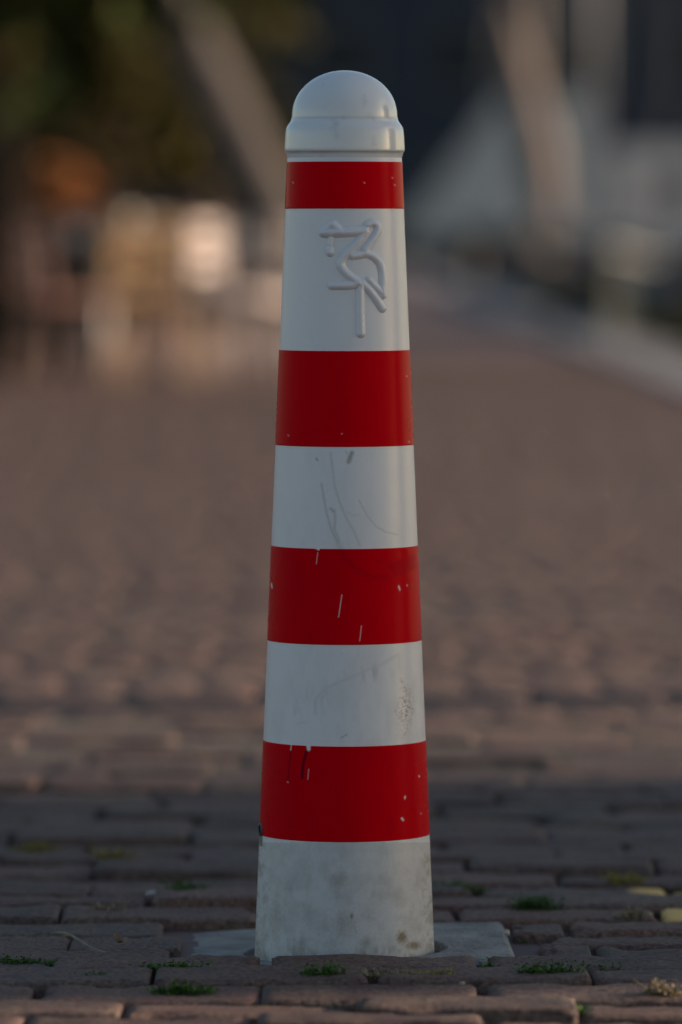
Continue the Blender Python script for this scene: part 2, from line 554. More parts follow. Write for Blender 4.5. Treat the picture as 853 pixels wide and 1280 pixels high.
def stains(px, py, T, Z):
    n1 = fbm(px * .05, py * .05, 4); n2 = fbm(px * .13, py * .045, 4); n3 = fbm(px * .6, py * .6, 3)
    s = np.zeros_like(px)
    ru = np.zeros_like(px); ch = np.zeros_like(px)
    brk = .45 + .75 * n3
    def st(p, wd, a, soft=1.2):
        nonlocal s
        soft = soft * 1.5; a = a * .9
        s = np.maximum(s, a * brk * seg(px, py, p, wd, soft))
    # scuffs on the second white field
    st(z3([(362, 100), (372, 180), (382, 260), (410, 350), (440, 420), (475, 480), (505, 550)]), .8, .50, 2.2)
    st(z3([(318, 250), (330, 320), (345, 400), (365, 470), (400, 545)]), .9, .62, 2.0)
    st(z3([(360, 372), (382, 380), (385, 420), (380, 470), (405, 530)]), 1.0, .55, 2.4)
    st(z3([(362, 372), (378, 385)]), 1.6, .6, 2)
    st(z3([(500, 330), (540, 405), (580, 455), (630, 485), (690, 498)]), .5, .62, 1.3)
    st(z3([(466, 102), (456, 125), (450, 145)]), 2.4, .9, 2.2)
    st(z3([(436, 92), (444, 108)]), .5, .7, 1)
    st(z3([(292, 128), (300, 138)]), .8, 1.0, 1)
    st(z3([(440, 385), (470, 405), (500, 400)]), .9, .25, 2.5)
    # arc rubbed on to the red below
    st(z3([(405, 555), (430, 610), (490, 670), (560, 705), (640, 700)]), 3.0, .35, 5)
    for i in range(9):
        y0 = 610 + i * 9
        st(z3([(640 + 4 * i, y0 + 30 - 2 * i), (700, y0 + 12), (775, y0 - 22)]), .5, .55, 1.6)
    # third white field: grime
    st(z4([(300, 360), (300, 300), (340, 255), (400, 225), (470, 195), (540, 165), (600, 140), (670, 100)]), 1.2, .34, 3.5)
    st(z4([(215, 408), (260, 400)]), .6, .35, 2)
    st(z4([(415, 470), (440, 455)]), .7, .85, 1.4)
    st(z4([(670, 95), (672, 170)]), .4, .45, 1.2)
    m = np.exp(-(((px - 507) / 9) ** 2 + ((py - 885) / 26) ** 2))
    ru = np.maximum(ru, np.clip((n3 - .50) * 9, 0, 1) * m * .75)
    for p, a in (([(680, 210), (700, 250), (720, 270), (712, 310), (735, 350)], .55), ([(735, 340), (720, 400), (690, 470)], .5), ([(655, 345), (690, 400)], .45)):
        ru = np.maximum(ru, seg(px, py, z4(p), 1.6, 3.5) * np.clip((n3 - .35) * 4, 0, 1) * a)
    m = np.exp(-(((px - 462) / 26) ** 2 + ((py - 840) / 12) ** 2)) + .7 * np.exp(-(((px - 400) / 45) ** 2 + ((py - 885) / 30) ** 2))
    s = np.maximum(s, np.clip((n2 - .52) * 5, 0, 1) * m * .35)
    # base: general grime growing downward
    k = np.clip((py - 1052) / 145, 0, 1)
    on = (py > 1053)
    s = np.maximum(s, on * (np.clip((n1 - .40) * 2.0, 0, 1) * .30 + np.clip((n2 - .44) * 2.0, 0, 1) * .22 + np.clip((n3 - .42) * 2.5, 0, 1) * .10 + .16) * (.55 + .7 * k))
    s = np.maximum(s, on * np.clip((n3 - .70) * 8, 0, 1) * .3 * (.3 + k))
    ru = np.maximum(ru, on * .13 * (.6 + .8 * n1))
    ed = np.clip((np.abs(px - 431.5) / 108 - .80) * 5, 0, 1)
    ru = np.maximum(ru, on * ed * np.clip((fbm(px * .2 + 9, py * .12, 4) - .42) * 4, 0, 1) * .6)
    ru = np.maximum(ru, on * np.clip((py - 1175) / 22, 0, 1) * np.clip((n2 - .36) * 3.5, 0, 1) * .6)
    for (cx, cy, rx, ry, a) in ((503, 1172, 6, 8, 1.), (440, 1145, 2.5, 4, .9), (424, 1100, 14, 12, .35), (518, 1182, 10, 5, .9), (345, 1150, 9, 30, .35), (432, 1155, 20, 22, .3)):
        m = np.exp(-(((px - cx) / rx) ** 2 + ((py - cy) / ry) ** 2))
        ru = np.maximum(ru, np.clip(m * 1.5 * (.3 + n3), 0, 1) * a)
    # all whites: faint specks
    s = np.maximum(s, np.clip((n3 - .80) * 8, 0, 1) * .35 * (py > 270))
    s = np.maximum(s, np.clip((fbm(px * .08 + 40, py * .03, 4) - .45) * 2, 0, 1) * .16 * np.clip((py - 300) / 600, 0, 1))
    # chips in the red (white shows)
    def cp(p, wd, a=1.0, soft=.9):
        nonlocal ch
        ch = np.maximum(ch, a * seg(px, py, p, wd, soft))
    cp(z3([(300, 585), (293, 640)]), .35, .8)
    cp(z3([(290, 560), (305, 568)]), 1.3)
    cp(z3([(417, 790), (401, 898)]), .45, .9)
    cp(z3([(512, 940), (504, 1012)]), .4, .8)
    cp(z3([(693, 748), (699, 765)]), .9)
    cp(z3([(733, 742), (735, 745)]), .6)
    cp(z3([(75, 735), (78, 755)]), .8)
    cp(z4([(193, 498), (190, 525)]), .5)
    cp(z4([(268, 498), (270, 520)]), 2.4)
    cp(z4([(270, 610), (266, 655)]), .45, .6)
    cp(z4([(700, 730), (699, 740)]), .9)
    cp(z4([(685, 828), (692, 836)]), 1.2)
    cp(z4([(762, 640), (763, 642)]), .9)
    cp(z4([(175, 665), (178, 668)]), .7, .5)
    cp(z4([(770, 805), (772, 808)]), .9, .4)
    for (x, y) in ((366, 228), (493, 231), (455, 228), (490, 222), (508, 470), (511, 552), (360, 544), (427, 542)):
        cp([(x, y), (x + 1.2, y + .6)], .6, .5)
    # dark runs
    def dk(p, wd, a):
        nonlocal s
        s = np.maximum(s, a * seg(px, py, p, wd, 1.5))
    dk(z4([(262, 525), (245, 590), (240, 650)]), 1.8, .9)
    dk(z4([(190, 530), (182, 620), (176, 665)]), .8, .7)
    dk([(326, 1036), (326, 1056)], 2.2, 1.0)
    return s, ru, ch

def shell_obj(name, z0, z1, dzm, off, mat, lip=True):
    nz = max(3, int((z1 - z0) / dzm))
    Z, T, r = shell(z0, z1, nz, off)
    if lip:
        r = r.copy(); r[0] -= off + .0004; r[-1] -= off + .0004
        Z = Z.copy(); Z[0] = Z[1] ; Z[-1] = Z[-2]
    X, Y, px, py = to_px(Z, T, r)
    s, ru, ch = stains(px, py, T, Z)
    P = np.stack([X, Y, Z], -1)
    return grid_mesh(name, P, mat, bol, attrs={'stain': ('FLOAT', s), 'rust': ('FLOAT', ru), 'chip': ('FLOAT', ch * (1 if lip else 0))}, wrap=True, smooth=True)

post = shell_obj('post', zb - .05, zt + .006, .0011, 0.0, M_post, lip=False)
for (a, b, lb) in ((262, 200.5, 'narrow red band right below the domed cap'), (560, 437.5, 'red band below the embossed emblem'), (807.5, 685, 'red band scuffed at its upper right'), (1054, 932, 'lowest red band, with small white chips')):
    o = shell_obj('red_band', body(a)[0], body(b)[0], .0011, .0005, M_band)
    o['label'] = lb

# cap: lathe profile measured on the photograph
def capz(py, rp=0): return zat(py, D)
k = D / F
prof_px = [(70.9, 203), (70.9, 199.5), (71.6, 197), (72.6, 193), (73.2, 190.5), (74.6, 189.6), (75.2, 188.2), (75.2, 186), (74.8, 178), (74.3, 168), (74.0, 165), (73.5, 161.8), (72.5, 159), (71.1, 156.6), (69.5, 154.6), (68.1, 152.8), (67.1, 150.8), (66.7, 148.8), (66.0, 147.2), (65.9, 145)]
dome = [(65.9 * math.cos(a) ** .98 if a < 1.5 else 65.9 * math.cos(a), 145 - 57 * math.sin(a)) for a in np.linspace(.06, math.pi / 2 - .015, 34)]
prof = prof_px + dome
# densify and smooth the lower part
pr = []
for (a, b) in zip(prof[:-1], prof[1:]):
    for t in (0, .5): pr.append((a[0] + (b[0] - a[0]) * t, a[1] + (b[1] - a[1]) * t))
pr.append(prof[-1])
pa = np.array(pr)
for _ in range(2):
    q = pa.copy(); q[1:-1] = pa[:-2] * .25 + pa[1:-1] * .5 + pa[2:] * .25; pa = q
th = np.linspace(0, 2 * math.pi, 160, endpoint=False)
rr = pa[:, 0] * k
zz = np.array([capz(p) for p in pa[:, 1]])
P = np.stack([rr[:, None] * np.sin(th)[None], -rr[:, None] * np.cos(th)[None], np.repeat(zz[:, None], len(th), 1)], -1)
nn = fbm(P[..., 0] * 90 + 30, P[..., 2] * 60 + 5 + P[..., 1] * 40, 4)
stn = np.clip((nn - .66) * 5, 0, 1) * .25
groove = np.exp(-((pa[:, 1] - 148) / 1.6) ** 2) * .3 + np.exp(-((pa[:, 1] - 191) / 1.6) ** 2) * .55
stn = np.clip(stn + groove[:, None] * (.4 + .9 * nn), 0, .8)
cap_o = grid_mesh('cap', P, M_cap, bol, attrs={'stain': ('FLOAT', stn), 'rust': ('FLOAT', stn * 0), 'chip': ('FLOAT', stn * 0)}, wrap=True)

# embossed emblem: a skin of relief strokes proud of the post
def z6(pts): return [(390 + x / 7.527, 260 + y / 7.527) for x, y in pts]
strokes = [
    (z6([(115, 232), (300, 228), (495, 214)]), 4.9),
    (z6([(112, 222), (150, 178), (195, 150), (228, 175), (262, 212)]), 4.4),
    (z6([(182, 285), (172, 340)]), 3.0),
    (z6([(168, 385), (172, 418)]), 4.2),
    (z6([(498, 222), (450, 300), (380, 380), (290, 470), (268, 530), (300, 590), (360, 645), (432, 690)]), 4.3),
    (z6([(432, 700), (380, 728), (190, 728)]), 4.3),
    (z6([(520, 155), (560, 135), (605, 148), (625, 195), (600, 260), (545, 335), (500, 395)]), 4.0),
    (z6([(385, 450), (450, 440), (515, 425), (580, 450), (635, 505), (662, 580), (668, 700), (664, 820)]), 4.1),
    (z6([(535, 672), (590, 730), (650, 792)]), 3.6),
    (z6([(475, 705), (540, 770), (610, 860), (662, 945)]), 4.1),
    (z6([(460, 720), (455, 800), (462, 1180)]), 4.4),
]
za = body(432)[0]; zc = body(266)[0]
thp = np.linspace(-R(26), R(48), 420); zp = np.linspace(za, zc, 520)
Z, T = np.meshgrid(zp, thp, indexing='ij')
r = rad(Z)
X, Y, px, py = to_px(Z, T, r)
Hh = np.zeros_like(px)
for pts, wd in strokes:
    # smooth the polyline
    p = np.array(pts)
    if len(p) > 2:
        for _ in range(2):
            q = [p[0]]
            for i in range(len(p) - 1):
                q += [p[i] * .75 + p[i + 1] * .25, p[i] * .25 + p[i + 1] * .75]
            q.append(p[-1]); p = np.array(q)
    dm = np.full_like(px, 1e9)
    for i in range(len(p) - 1):
        (x0, y0), (x1, y1) = p[i], p[i + 1]
        dx, dy = x1 - x0, y1 - y0
        t = np.clip(((px - x0) * dx + (py - y0) * dy) / (dx * dx + dy * dy + 1e-9), 0, 1)
        dm = np.minimum(dm, np.hypot(px - x0 - t * dx, py - y0 - t * dy))
    wd = wd * 1.28
    u = np.clip(dm / (wd * 1.15), 0, 1)
    h = (1 - u ** 2) ** 1.25 * .0040 * (wd / 5.2)
    Hh = np.maximum(Hh, h) + .18 * np.minimum(Hh, h)
r2 = r + Hh - .00022
P = np.stack([r2 * np.sin(T), -r2 * np.cos(T), Z], -1)
idx = np.arange(P.shape[0] * P.shape[1]).reshape(P.shape[:2])
q = np.stack([idx[:-1, :-1], idx[:-1, 1:], idx[1:, 1:], idx[1:, :-1]], -1).reshape(-1, 4)
keep = (Hh.ravel()[q] > .00003).any(axis=1)
q = q[keep]
used = np.unique(q); remap = np.zeros(P.shape[0] * P.shape[1], dtype=int); remap[used] = np.arange(len(used))
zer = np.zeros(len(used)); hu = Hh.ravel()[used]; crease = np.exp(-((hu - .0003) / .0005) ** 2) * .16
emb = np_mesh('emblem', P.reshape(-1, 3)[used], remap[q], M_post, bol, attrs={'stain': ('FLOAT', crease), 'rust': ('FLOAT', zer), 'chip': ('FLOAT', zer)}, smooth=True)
emb['label'] = 'embossed white line emblem of angular strokes'

# small drilled hole with chipped rim on the left flank
zh = body(1046)[0]; an = R(-78)
mb = MB()
c = Vector((rad(zh) * math.sin(an), -rad(zh) * math.cos(an), zh))
nrm = Vector((math.sin(an), -math.cos(an), 0))
mb.tube([c - nrm * .004, c + nrm * .0016, c + nrm * .0022], [.0075, .0075, .0055], 14)
mb.build('lock_plug', simple('dull_steel', (.09, .085, .08), .6, .3, 200, metal=.4), bol)

# concrete foot plate, slightly sunk to the left
mb = MB()
n = 110
xs = np.linspace(-.186, .186, n); ys = np.linspace(-.115, .232, n)
Xg, Yg = np.meshgrid(xs, ys)
edge = np.minimum(np.minimum(Xg + .186, .186 - Xg), np.minimum(Yg + .115, .232 - Yg))
Zg = -.004 + Xg * .058 - .006 * np.clip(1 - edge / .008, 0, 1) ** 2 + (fbm(Xg * 40, Yg * 40, 3) - .5) * .0016
Zg = np.where(Xg > 0, -.004 + Xg * .012 - .006 * np.clip(1 - edge / .008, 0, 1) ** 2 + (fbm(Xg * 40, Yg * 40, 3) - .5) * .0016, Zg)
rr0 = np.hypot(Xg, Yg)
Zg = Zg - .022 * np.clip((.112 - rr0) / .004, 0, 1)
# taper: the right side splays a little towards the viewer
Pp = np.stack([Xg * (1 + (Xg > 0) * (.232 - Yg) * .10), Yg, Zg], -1)
low = Pp.copy(); low[..., 2] -= .05
idx = np.arange(n * n).reshape(n, n)
q = np.stack([idx[:-1, :-1], idx[:-1, 1:], idx[1:, 1:], idx[1:, :-1]], -1).reshape(-1, 4)
ring = np.concatenate([idx[0, :-1], idx[:-1, -1], idx[-1, :0:-1], idx[:0:-1, 0]])
q2 = np.stack([np.roll(ring, -1), ring, ring + n * n, np.roll(ring, -1) + n * n], -1)
fp = np_mesh('foot_plate', np.concatenate([Pp.reshape(-1, 3), low.reshape(-1, 3)]), np.concatenate([q, q2]), M_conc, bol, smooth=False)

# ------------------------------------------------------------------ weeds, twig, pebbles
def ztop(x, y): return float(height(np.array(x), np.array(y))) - .002
def tuft(px, py, wpx, kind, label, hgt=.010, n=70, name='weed_tuft', stuff=None):
    n = int(n * 1.7); hgt *= .85
    x, y = gpt(px, py, -.002)
    wd = 1.2 * wpx / F * (y + D)
    V = []; Q = []; A = []
    subs = [random.uniform(-wd * .42, wd * .42) for _ in range(5)] + [0]
    sh = [random.uniform(.35, 1.25) for _ in subs]
    for i in range(n):
        cc = subs[i % len(subs)]
        bx = cc + random.gauss(0, wd / 9); by = random.gauss(0, .0055)
        if abs(bx) > wd * .6: continue
        a = random.uniform(0, 6.28); ln = hgt * random.uniform(.25, 1.0) * sh[i % len(subs)]
        lean = random.uniform(.3, 2.0)
        d = Vector((math.cos(a), math.sin(a), 0)); s_ = Vector((-d.y, d.x, 0)) * random.uniform(.0004, .0010)
        p = Vector((bx, by, -.006))
        q0 = p + Vector((0, 0, ln * .6)) + d * ln * lean * .4
        q1 = p + Vector((0, 0, ln * (1.0 + .2 * random.random()))) + d * ln * lean
        m = len(V)
        V += [p - s_ * .5, p + s_ * .5, q0 + s_, q0 - s_, q1 + s_ * .3, q1 - s_ * .3]
        Q += [(m, m + 1, m + 2, m + 3), (m + 3, m + 2, m + 4, m + 5)]
        A += [random.random()] * 6
        # little leaf at the tip
        lf = random.uniform(.0016, .0042)
        for tt in (.35, .65, 1.0, 1.0):
            a2 = random.uniform(0, 6.28); d2 = Vector((math.cos(a2), math.sin(a2), random.uniform(-.2, .8))).normalized()
            qc = p.lerp(q1, tt); m = len(V); u = d2 * lf; v_ = d2.cross(Vector((random.gauss(0, 1), random.gauss(0, 1), 1.2))).normalized() * lf * .45
            V += [qc - u * .2, qc + u * .4 + v_, qc + u, qc + u * .4 - v_]; Q += [(m, m + 1, m + 2, m + 3)]; A += [random.random()] * 4
    o = np_mesh(name, np.array([tuple(v) for v in V]), np.array(Q), {'g': M_leaf_g, 'y': M_leaf_y, 'd': M_leaf_d}[kind], attrs={'leaf': ('FLOAT', A)})
    o.location = (x, y, ztop(x, y) + .0035)
    tag(o, label, 'weed', 'weeds in the paving joints')
    return o
tuft(42, 1203, 85, 'g', 'low green weed strip at the left edge of the photo, level with the bollard foot', n=130)
tuft(100, 1205, 40, 'd', 'small dry beige weed right of the leftmost green weed strip', n=50, hgt=.009)
tuft(118, 1226, 45, 'g', 'thin green weed below the dry one on the left', n=55, hgt=.008)
tuft(222, 1216, 85, 'g', 'widest green weed patch to the left of the bollard foot', n=170, hgt=.012)
tuft(218, 1243, 75, 'g', 'green weed in the front joint left of the bollard', n=130, hgt=.012)
tuft(405, 1228, 40, 'g', 'grey-green weed tuft in front of the bollard', n=80, hgt=.016)
tuft(466, 1228, 80, 'd', 'straggling dry weed in front of the bollard', n=120, hgt=.010)
tuft(536, 1229, 40, 'y', 'yellowing weed at the right end of the dry one in front of the bollard', n=90, hgt=.012)
tuft(688, 1226, 58, 'g', 'upright bright green weed right of the foot plate', n=150, hgt=.024)
tuft(605, 1212, 26, 'g', 'tiny sparse green weed just in front of the foot plate', n=18, hgt=.012)
tuft(745, 1214, 70, 'g', 'sparse short weeds right of the upright green one', n=36, hgt=.010)
tuft(700, 1268, 62, 'g', 'green weed nearest the viewer at the right', n=110, hgt=.012)
tuft(832, 1248, 34, 'd', 'brown dry weed at the right edge of the photo', n=90, hgt=.020)
tuft(662, 1137, 56, 'g', 'green weed behind the foot plate to the right', n=110, hgt=.020)
tuft(570, 1113, 60, 'g', 'out-of-focus green weed close behind the right flank of the bollard', n=110, hgt=.015)
tuft(785, 1105, 32, 'y', 'olive weed just above the yellow painted bricks', n=70, hgt=.018)
tuft(795, 1148, 34, 'd', 'dry weed at the left end of the yellow painted bricks', n=80, hgt=.018)
tuft(135, 1140, 30, 'd', 'dry weed in the joint above the twig', n=70, hgt=.020)
tuft(250, 1114, 60, 'g', 'blurred weed left of the bollard, two courses behind the foot plate', n=110, hgt=.016)
tuft(150, 1075, 40, 'y', 'blurred yellow-green weed further left behind the bollard', n=90, hgt=.018)
tuft(45, 1062, 60, 'y', 'blurred olive weed patch near the left edge behind the bollard', n=90, hgt=.015)
# sparse moss and crumbs in all other joints: nobody could count them
V = []; Q = []; A = []
for i in range(9000):
    k_ = random.randint(-7, 26)
    if random.random() < .75:
        y = k_ * PW + random.gauss(0, .0035); x = random.uniform(-1.1, 1.1)
    else:
        y = (k_ + random.random()) * PW; x = (random.randint(-5, 5) + (0 if k_ % 2 else .5)) * PL + .03 + random.gauss(0, .004) - .004
    if abs(x) < .2 and -.13 < y < .24: continue
    if fbm(np.array(x * 3 + 9), np.array(y * 6 + 9), 2) < .50: continue
    z = ztop(x, y) - .010
    for j in range(3):
        a = random.uniform(0, 6.28); s_ = random.uniform(.0012, .0032); h = random.uniform(.001, .006)
        m = len(V); dx, dy = math.cos(a) * s_, math.sin(a) * s_
        V += [(x - dx, y - dy, z), (x + dx, y + dy, z), (x + dx * .6 + dy, y + dy * .6 - dx, z + h), (x - dx * .6 + dy, y - dy * .6 - dx, z + h)]
        Q += [(m, m + 1, m + 2, m + 3)]; A += [random.random()] * 4
        x += random.gauss(0, .003); y += random.gauss(0, .002)
o = np_mesh('moss', np.array(V), np.array(Q), leafmat('moss_joint', (.025, .040, .013), (.12, .105, .055)), attrs={'leaf': ('FLOAT', A)})
tag(o, 'thin moss and crumbs scattered along the brick joints', 'moss', kind='stuff')

mb = MB()
a = gpt(62, 1171, .002); b = gpt(131, 1191, .002)
pts = []
for t in np.linspace(0, 1, 9):
    pts.append((a[0] + (b[0] - a[0]) * t, a[1] + (b[1] - a[1]) * t + .006 * math.sin(t * 7), .006 + .004 * math.sin(t * 5)))
mb.tube(pts, [.0014, .0016, .0018, .0016, .0018, .0016, .0014, .0012, .0009], 7)
mb.tube([pts[3], (pts[3][0] - .012, pts[3][1] - .010, .010)], [.0011, .0007], 6)
tag(mb.build('twig', simple('dead_wood', (.20, .155, .11), .8, .2, 60)), 'thin pale twig lying in a hollow of the bricks at the left', 'twig')
x, y = gpt(150, 1180, .006)
P = np.zeros((7, 9, 3))
for i in range(7):
    for j in range(9):
        u = j / 8 * 2 - 1; v = (i / 6 * 2 - 1) * math.sqrt(max(0, 1 - u * u)) * .5
        P[i, j] = (u * .011, v * .010, .006 + .010 * abs(v) + .008 * u * u + .003 * math.sin(u * 4))
o = grid_mesh('dry_leaf', P, simple('leaf_brown', (.20, .13, .09), .7, .2, 90)); o.location = (x, y, .003); o.rotation_euler = (.5, .4, -.6)
tag(o, 'curled brown leaf beside the twig', 'leaf')

def pebble(px, py, r, col, label, z=0):
    x, y = gpt(px, py, z)
    V = []; nu, nv = 10, 7
    P = np.zeros((nv, nu, 3))
    for i in range(nv):
        for j in range(nu):
            a = 2 * math.pi * j / nu; b = math.pi * (i / (nv - 1) * .98 + .01)
            q = r * (1 + .25 * math.sin(a * 2 + 1) + .15 * math.sin(b * 3 + a))
            P[i, j] = (q * math.sin(b) * math.cos(a) * 1.2, q * math.sin(b) * math.sin(a), q * .7 * math.cos(b))
    o = grid_mesh('pebble', P[::-1].copy(), simple('pebble_stone', col, .7, .2, 80), wrap=True)
    o.location = (x, y, z + r * .4)
    tag(o, label, 'pebble')
pebble(632, 1168, .0048, (.34, .31, .28), 'pale pebble in the hollow beside the right corner of the foot plate', -.004)
pebble(188, 1119, .0045, (.40, .38, .37), 'light grey pebble on a brick left of the bollard', .004)
pebble(579, 1230, .0022, (.38, .30, .20), 'tiny tan pebble right of the yellowing weed', .004)

# ------------------------------------------------------------------ trees and shrubs
def leaves(centres, n, spread, size, mat, name, parent, drop=0.0):
    V = np.zeros((n * 4, 3)); A = np.zeros(n * 4)
    c = np.array(centres); ci = rng.integers(0, len(c), n)
    jit = rng.normal(0, 1, (n, 3)); jit /= np.linalg.norm(jit, axis=1)[:, None] + 1e-6
    jit *= (rng.random(n) ** .45)[:, None]
    p = c[ci, :3] + jit * c[ci, 3][:, None] * spread
    tone = rng.random(len(c))
    d1 = rng.normal(0, 1, (n, 3)); d1 /= np.linalg.norm(d1, axis=1)[:, None]
    d2 = np.cross(d1, rng.normal(0, 1, (n, 3))); d2 /= np.linalg.norm(d2, axis=1)[:, None]
    s = (size * (.6 + .8 * rng.random(n)))[:, None]
    V[0::4] = p - d1 * s; V[1::4] = p + d2 * s * .55; V[2::4] = p + d1 * s; V[3::4] = p - d2 * s * .55
    a = np.clip(tone[ci] * .65 + rng.random(n) * .45, 0, 1)
    A = np.repeat(a, 4)
    Q = np.arange(n * 4).reshape(n, 4)
    return np_mesh(name, V, Q, mat, parent, attrs={'leaf': ('FLOAT', A)})

def tree(x, y, trunk, r0, crown, n, bark, leafm, label, size=.11, group='trees along the quay'):
    t = empty('tree', (x, y, 0), label=label, cat='tree', group=group)
    mb = MB()
    k = len(trunk)
    rads = [r0 * (1.25 if i == 0 else 1 - .65 * i / (k - 1)) for i in range(k)]
    mb.tube(trunk, rads, 14)
    tip = Vector(trunk[-1]); mid = Vector(trunk[-2])
    for c in crown:
        p = mid.lerp(tip, random.random())
        q = Vector(c[:3]); m_ = p.lerp(q, .5) + Vector((random.uniform(-.2, .2), random.uniform(-.2, .2), .15))
        mb.tube([p, m_, q], [r0 * .32, r0 * .2, r0 * .06], 7)
    mb.build('trunk', bark, t)
    leaves(crown, n, 1.0, size, leafm, 'crown', t)
    return t
def blobs(cx, cy, cz, rx, ry, rz, n, r):
    out = []
    for i in range(n):
        v = Vector((random.gauss(0, 1), random.gauss(0, 1), random.gauss(0, 1))).normalized() * random.random() ** .4
        out.append((cx + v.x * rx, cy + v.y * ry, cz + v.z * rz, r * random.uniform(.6, 1.3)))
    return out
# the leaning pale trunk whose foot hides behind the bollard
tree(.0, 38.6, [(-.12, 0, -.05), (-.47, 0, .75), (-1.0, 0, 1.9), (-1.50, .05, 2.95), (-1.9, .1, 4.4), (-2.5, .2, 5.8)], .29,
     blobs(-3.2, .6, 5.0, 2.4, 2.2, 1.6, 26, .75), 5200, M_bark, M_crown, 'leaning tree with a pale thick trunk running up behind the top of the bollard')
# left-edge trunk, its shade put into a near-black bark colour
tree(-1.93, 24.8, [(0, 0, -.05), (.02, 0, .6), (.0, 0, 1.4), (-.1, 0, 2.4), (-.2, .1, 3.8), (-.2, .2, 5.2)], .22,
     blobs(-.5, .0, 3.5, 2.3, 2.0, 1.7, 34, .7), 7000, M_bark_dk_shade, M_crown_dk, 'tree with a trunk coloured nearly black for shade at the left edge of the photo')
for i, (x, y, h, lb) in enumerate(((-4.9, 42, 6.5, 'bushy olive tree furthest left behind the terrace'), (-2.7, 46, 7.0, 'tall olive tree in the middle behind the terrace'), (-9.5, 44, 7.5, 'tree beyond the left edge of the photo'))):
    tree(x, y, [(0, 0, -.05), (.05, 0, h * .25), (-.05, .1, h * .5), (0, .1, h * .75)], .16,
         blobs(0, 0, h * .50, 2.1, 2.0, h * .36, 44, .75), 10000, M_bark_dk_shade, M_crown, lb, size=.12)
# shrubs under the trees
def shrub(x, y, w, h, mat, label, n=2600):
    s = empty('shrub', (x, y, 0), label=label, cat='shrub', group='shrubs behind the terrace')
    mb = MB()
    cr = blobs(0, 0, h * .55, w * .5, w * .45, h * .42, 14, h * .2)
    for c in cr[:8]:
        mb.tube([(random.uniform(-.08, .08), random.uniform(-.08, .08), -.02), (c[0] * .5, c[1] * .5, c[2] * .6), c[:3]], [.03, .02, .008], 6)
    mb.build('stem', M_bark_dk_shade, s)
    leaves(cr, n, 1.0, .07, mat, 'foliage', s)
for (px, d, w_, h, m_, lb) in ((20, 41, 1.5, 2.0, M_crown_dk, 'dark shrub at the left edge behind the terrace'),
                               (110, 40, 1.3, 1.7, M_shrub, 'brownish shrub second from the left behind the terrace'),
                               (175, 41, 1.2, 2.2, M_crown, 'olive shrub in the middle behind the terrace'),
                               (240, 42, 1.4, 2.3, M_crown, 'broad olive shrub left of the leaning pale trunk'),
                               (295, 44, 1.1, 1.6, M_shrub, 'small brownish shrub below the leaning pale trunk')):
    shrub((px - 426.5) / F * (d + D), d, w_, h, m_, lb)

# ------------------------------------------------------------------ terrace
def wood(name, c, r=.5): return simple(name, c, r, .2, 4, bump=.2)
def make_chair(seatm, framem, label):
    t = empty('terrace_chair', (0, 0, 0), label=label, cat='chair', group='chairs on the terrace')
    MB().box((0, 0, .45), (.42, .42, .035), bev=.008).build('seat', seatm, t)
    b = MB()
    for z in (.62, .72, .82): b.box((0, .215, z), (.38, .018, .06), bev=.004)
    for s in (-1, 1): b.tube([(s * .19, .20, .45), (s * .19, .225, .88)], .014, 8)
    b.build('backrest', seatm, t)
    for sx in (-1, 1):
        for sy in (-1, 1):
            MB().tube([(sx * .18, sy * .18, .44), (sx * .205, sy * .21, 0)], .014, 8).build('leg', framem, t)
    return t
def make_table(topm, framem, label):
    t = empty('terrace_table', (0, 0, 0), label=label, cat='table', group='tables on the terrace')
    MB().lathe([(.34, .72), (.352, .728), (.352, .742), (.34, .75)], 36).build('tabletop', topm, t)
    MB().tube([(0, 0, .02), (0, 0, .722)], .028, 14).build('column', framem, t)
    MB().lathe([(.22, 0), (.22, .012), (.10, .03), (.035, .05)], 30).build('base', framem, t)
    return t
W_gold = wood('gold_wood', (.40, .235, .10)); W_pale = simple('pale_weave', (.43, .345, .31), .6, .1, 10)
W_brown = wood('brown_wood', (.28, .15, .11)); W_dark = simple('dark_weave', (.02, .018, .02), .6, .2, 10)
W_red = wood('red_brown', (.34, .16, .11)); W_steel = simple('brushed_steel', (.20, .19, .18), .45, .1, 20, metal=.8)
W_blk = simple('black_frame', (.03, .03, .03), .4, .1, 10)
def at(px, d): return ((px - 426.5) / F * (d) + CAMX, d - D)
for (px, d, rz, sm, fm, lb) in (
    (195, 30.5, .3, W_gold, W_gold, 'golden wooden chair in the sun, nearest on the terrace'),
    (285, 31.5, -.5, W_pale, W_pale, 'pale pinkish woven chair right of the golden one'),
    (345, 33.5, 2.6, W_pale, W_steel, 'pale chair half hidden behind the left flank of the bollard'),
    (88, 30.2, 2.0, W_red, W_brown, 'reddish brown chair at the left of the terrace'),
    (108, 33.0, .2, W_dark, W_blk, 'black chair behind the reddish brown one'),
    (245, 34.5, 3.0, W_brown, W_brown, 'brown chair at the back between the golden and the pale one'),
    (150, 35.0, 2.4, W_gold, W_brown, 'wooden chair at the back left of the brown one'),
    (305, 29.6, 1.2, W_pale, W_brown, 'pale chair with brown legs, turned sideways right of the pinkish one')):
    c = make_chair(sm, fm, lb); x, y = at(px, d); c.location = (x, y, -.012); c.rotation_euler = (0, 0, rz)
tabs = []
for (px, d, tm, lb) in ((225, 32.6, W_pale, 'round pale table in the middle of the terrace'), (130, 32.0, W_brown, 'round brown table on the left of the terrace'), (325, 35.0, W_pale, 'round pale table nearest the bollard')):
    c = make_table(tm, W_steel, lb); x, y = at(px, d); c.location = (x, y, -.012); tabs.append((x, y))
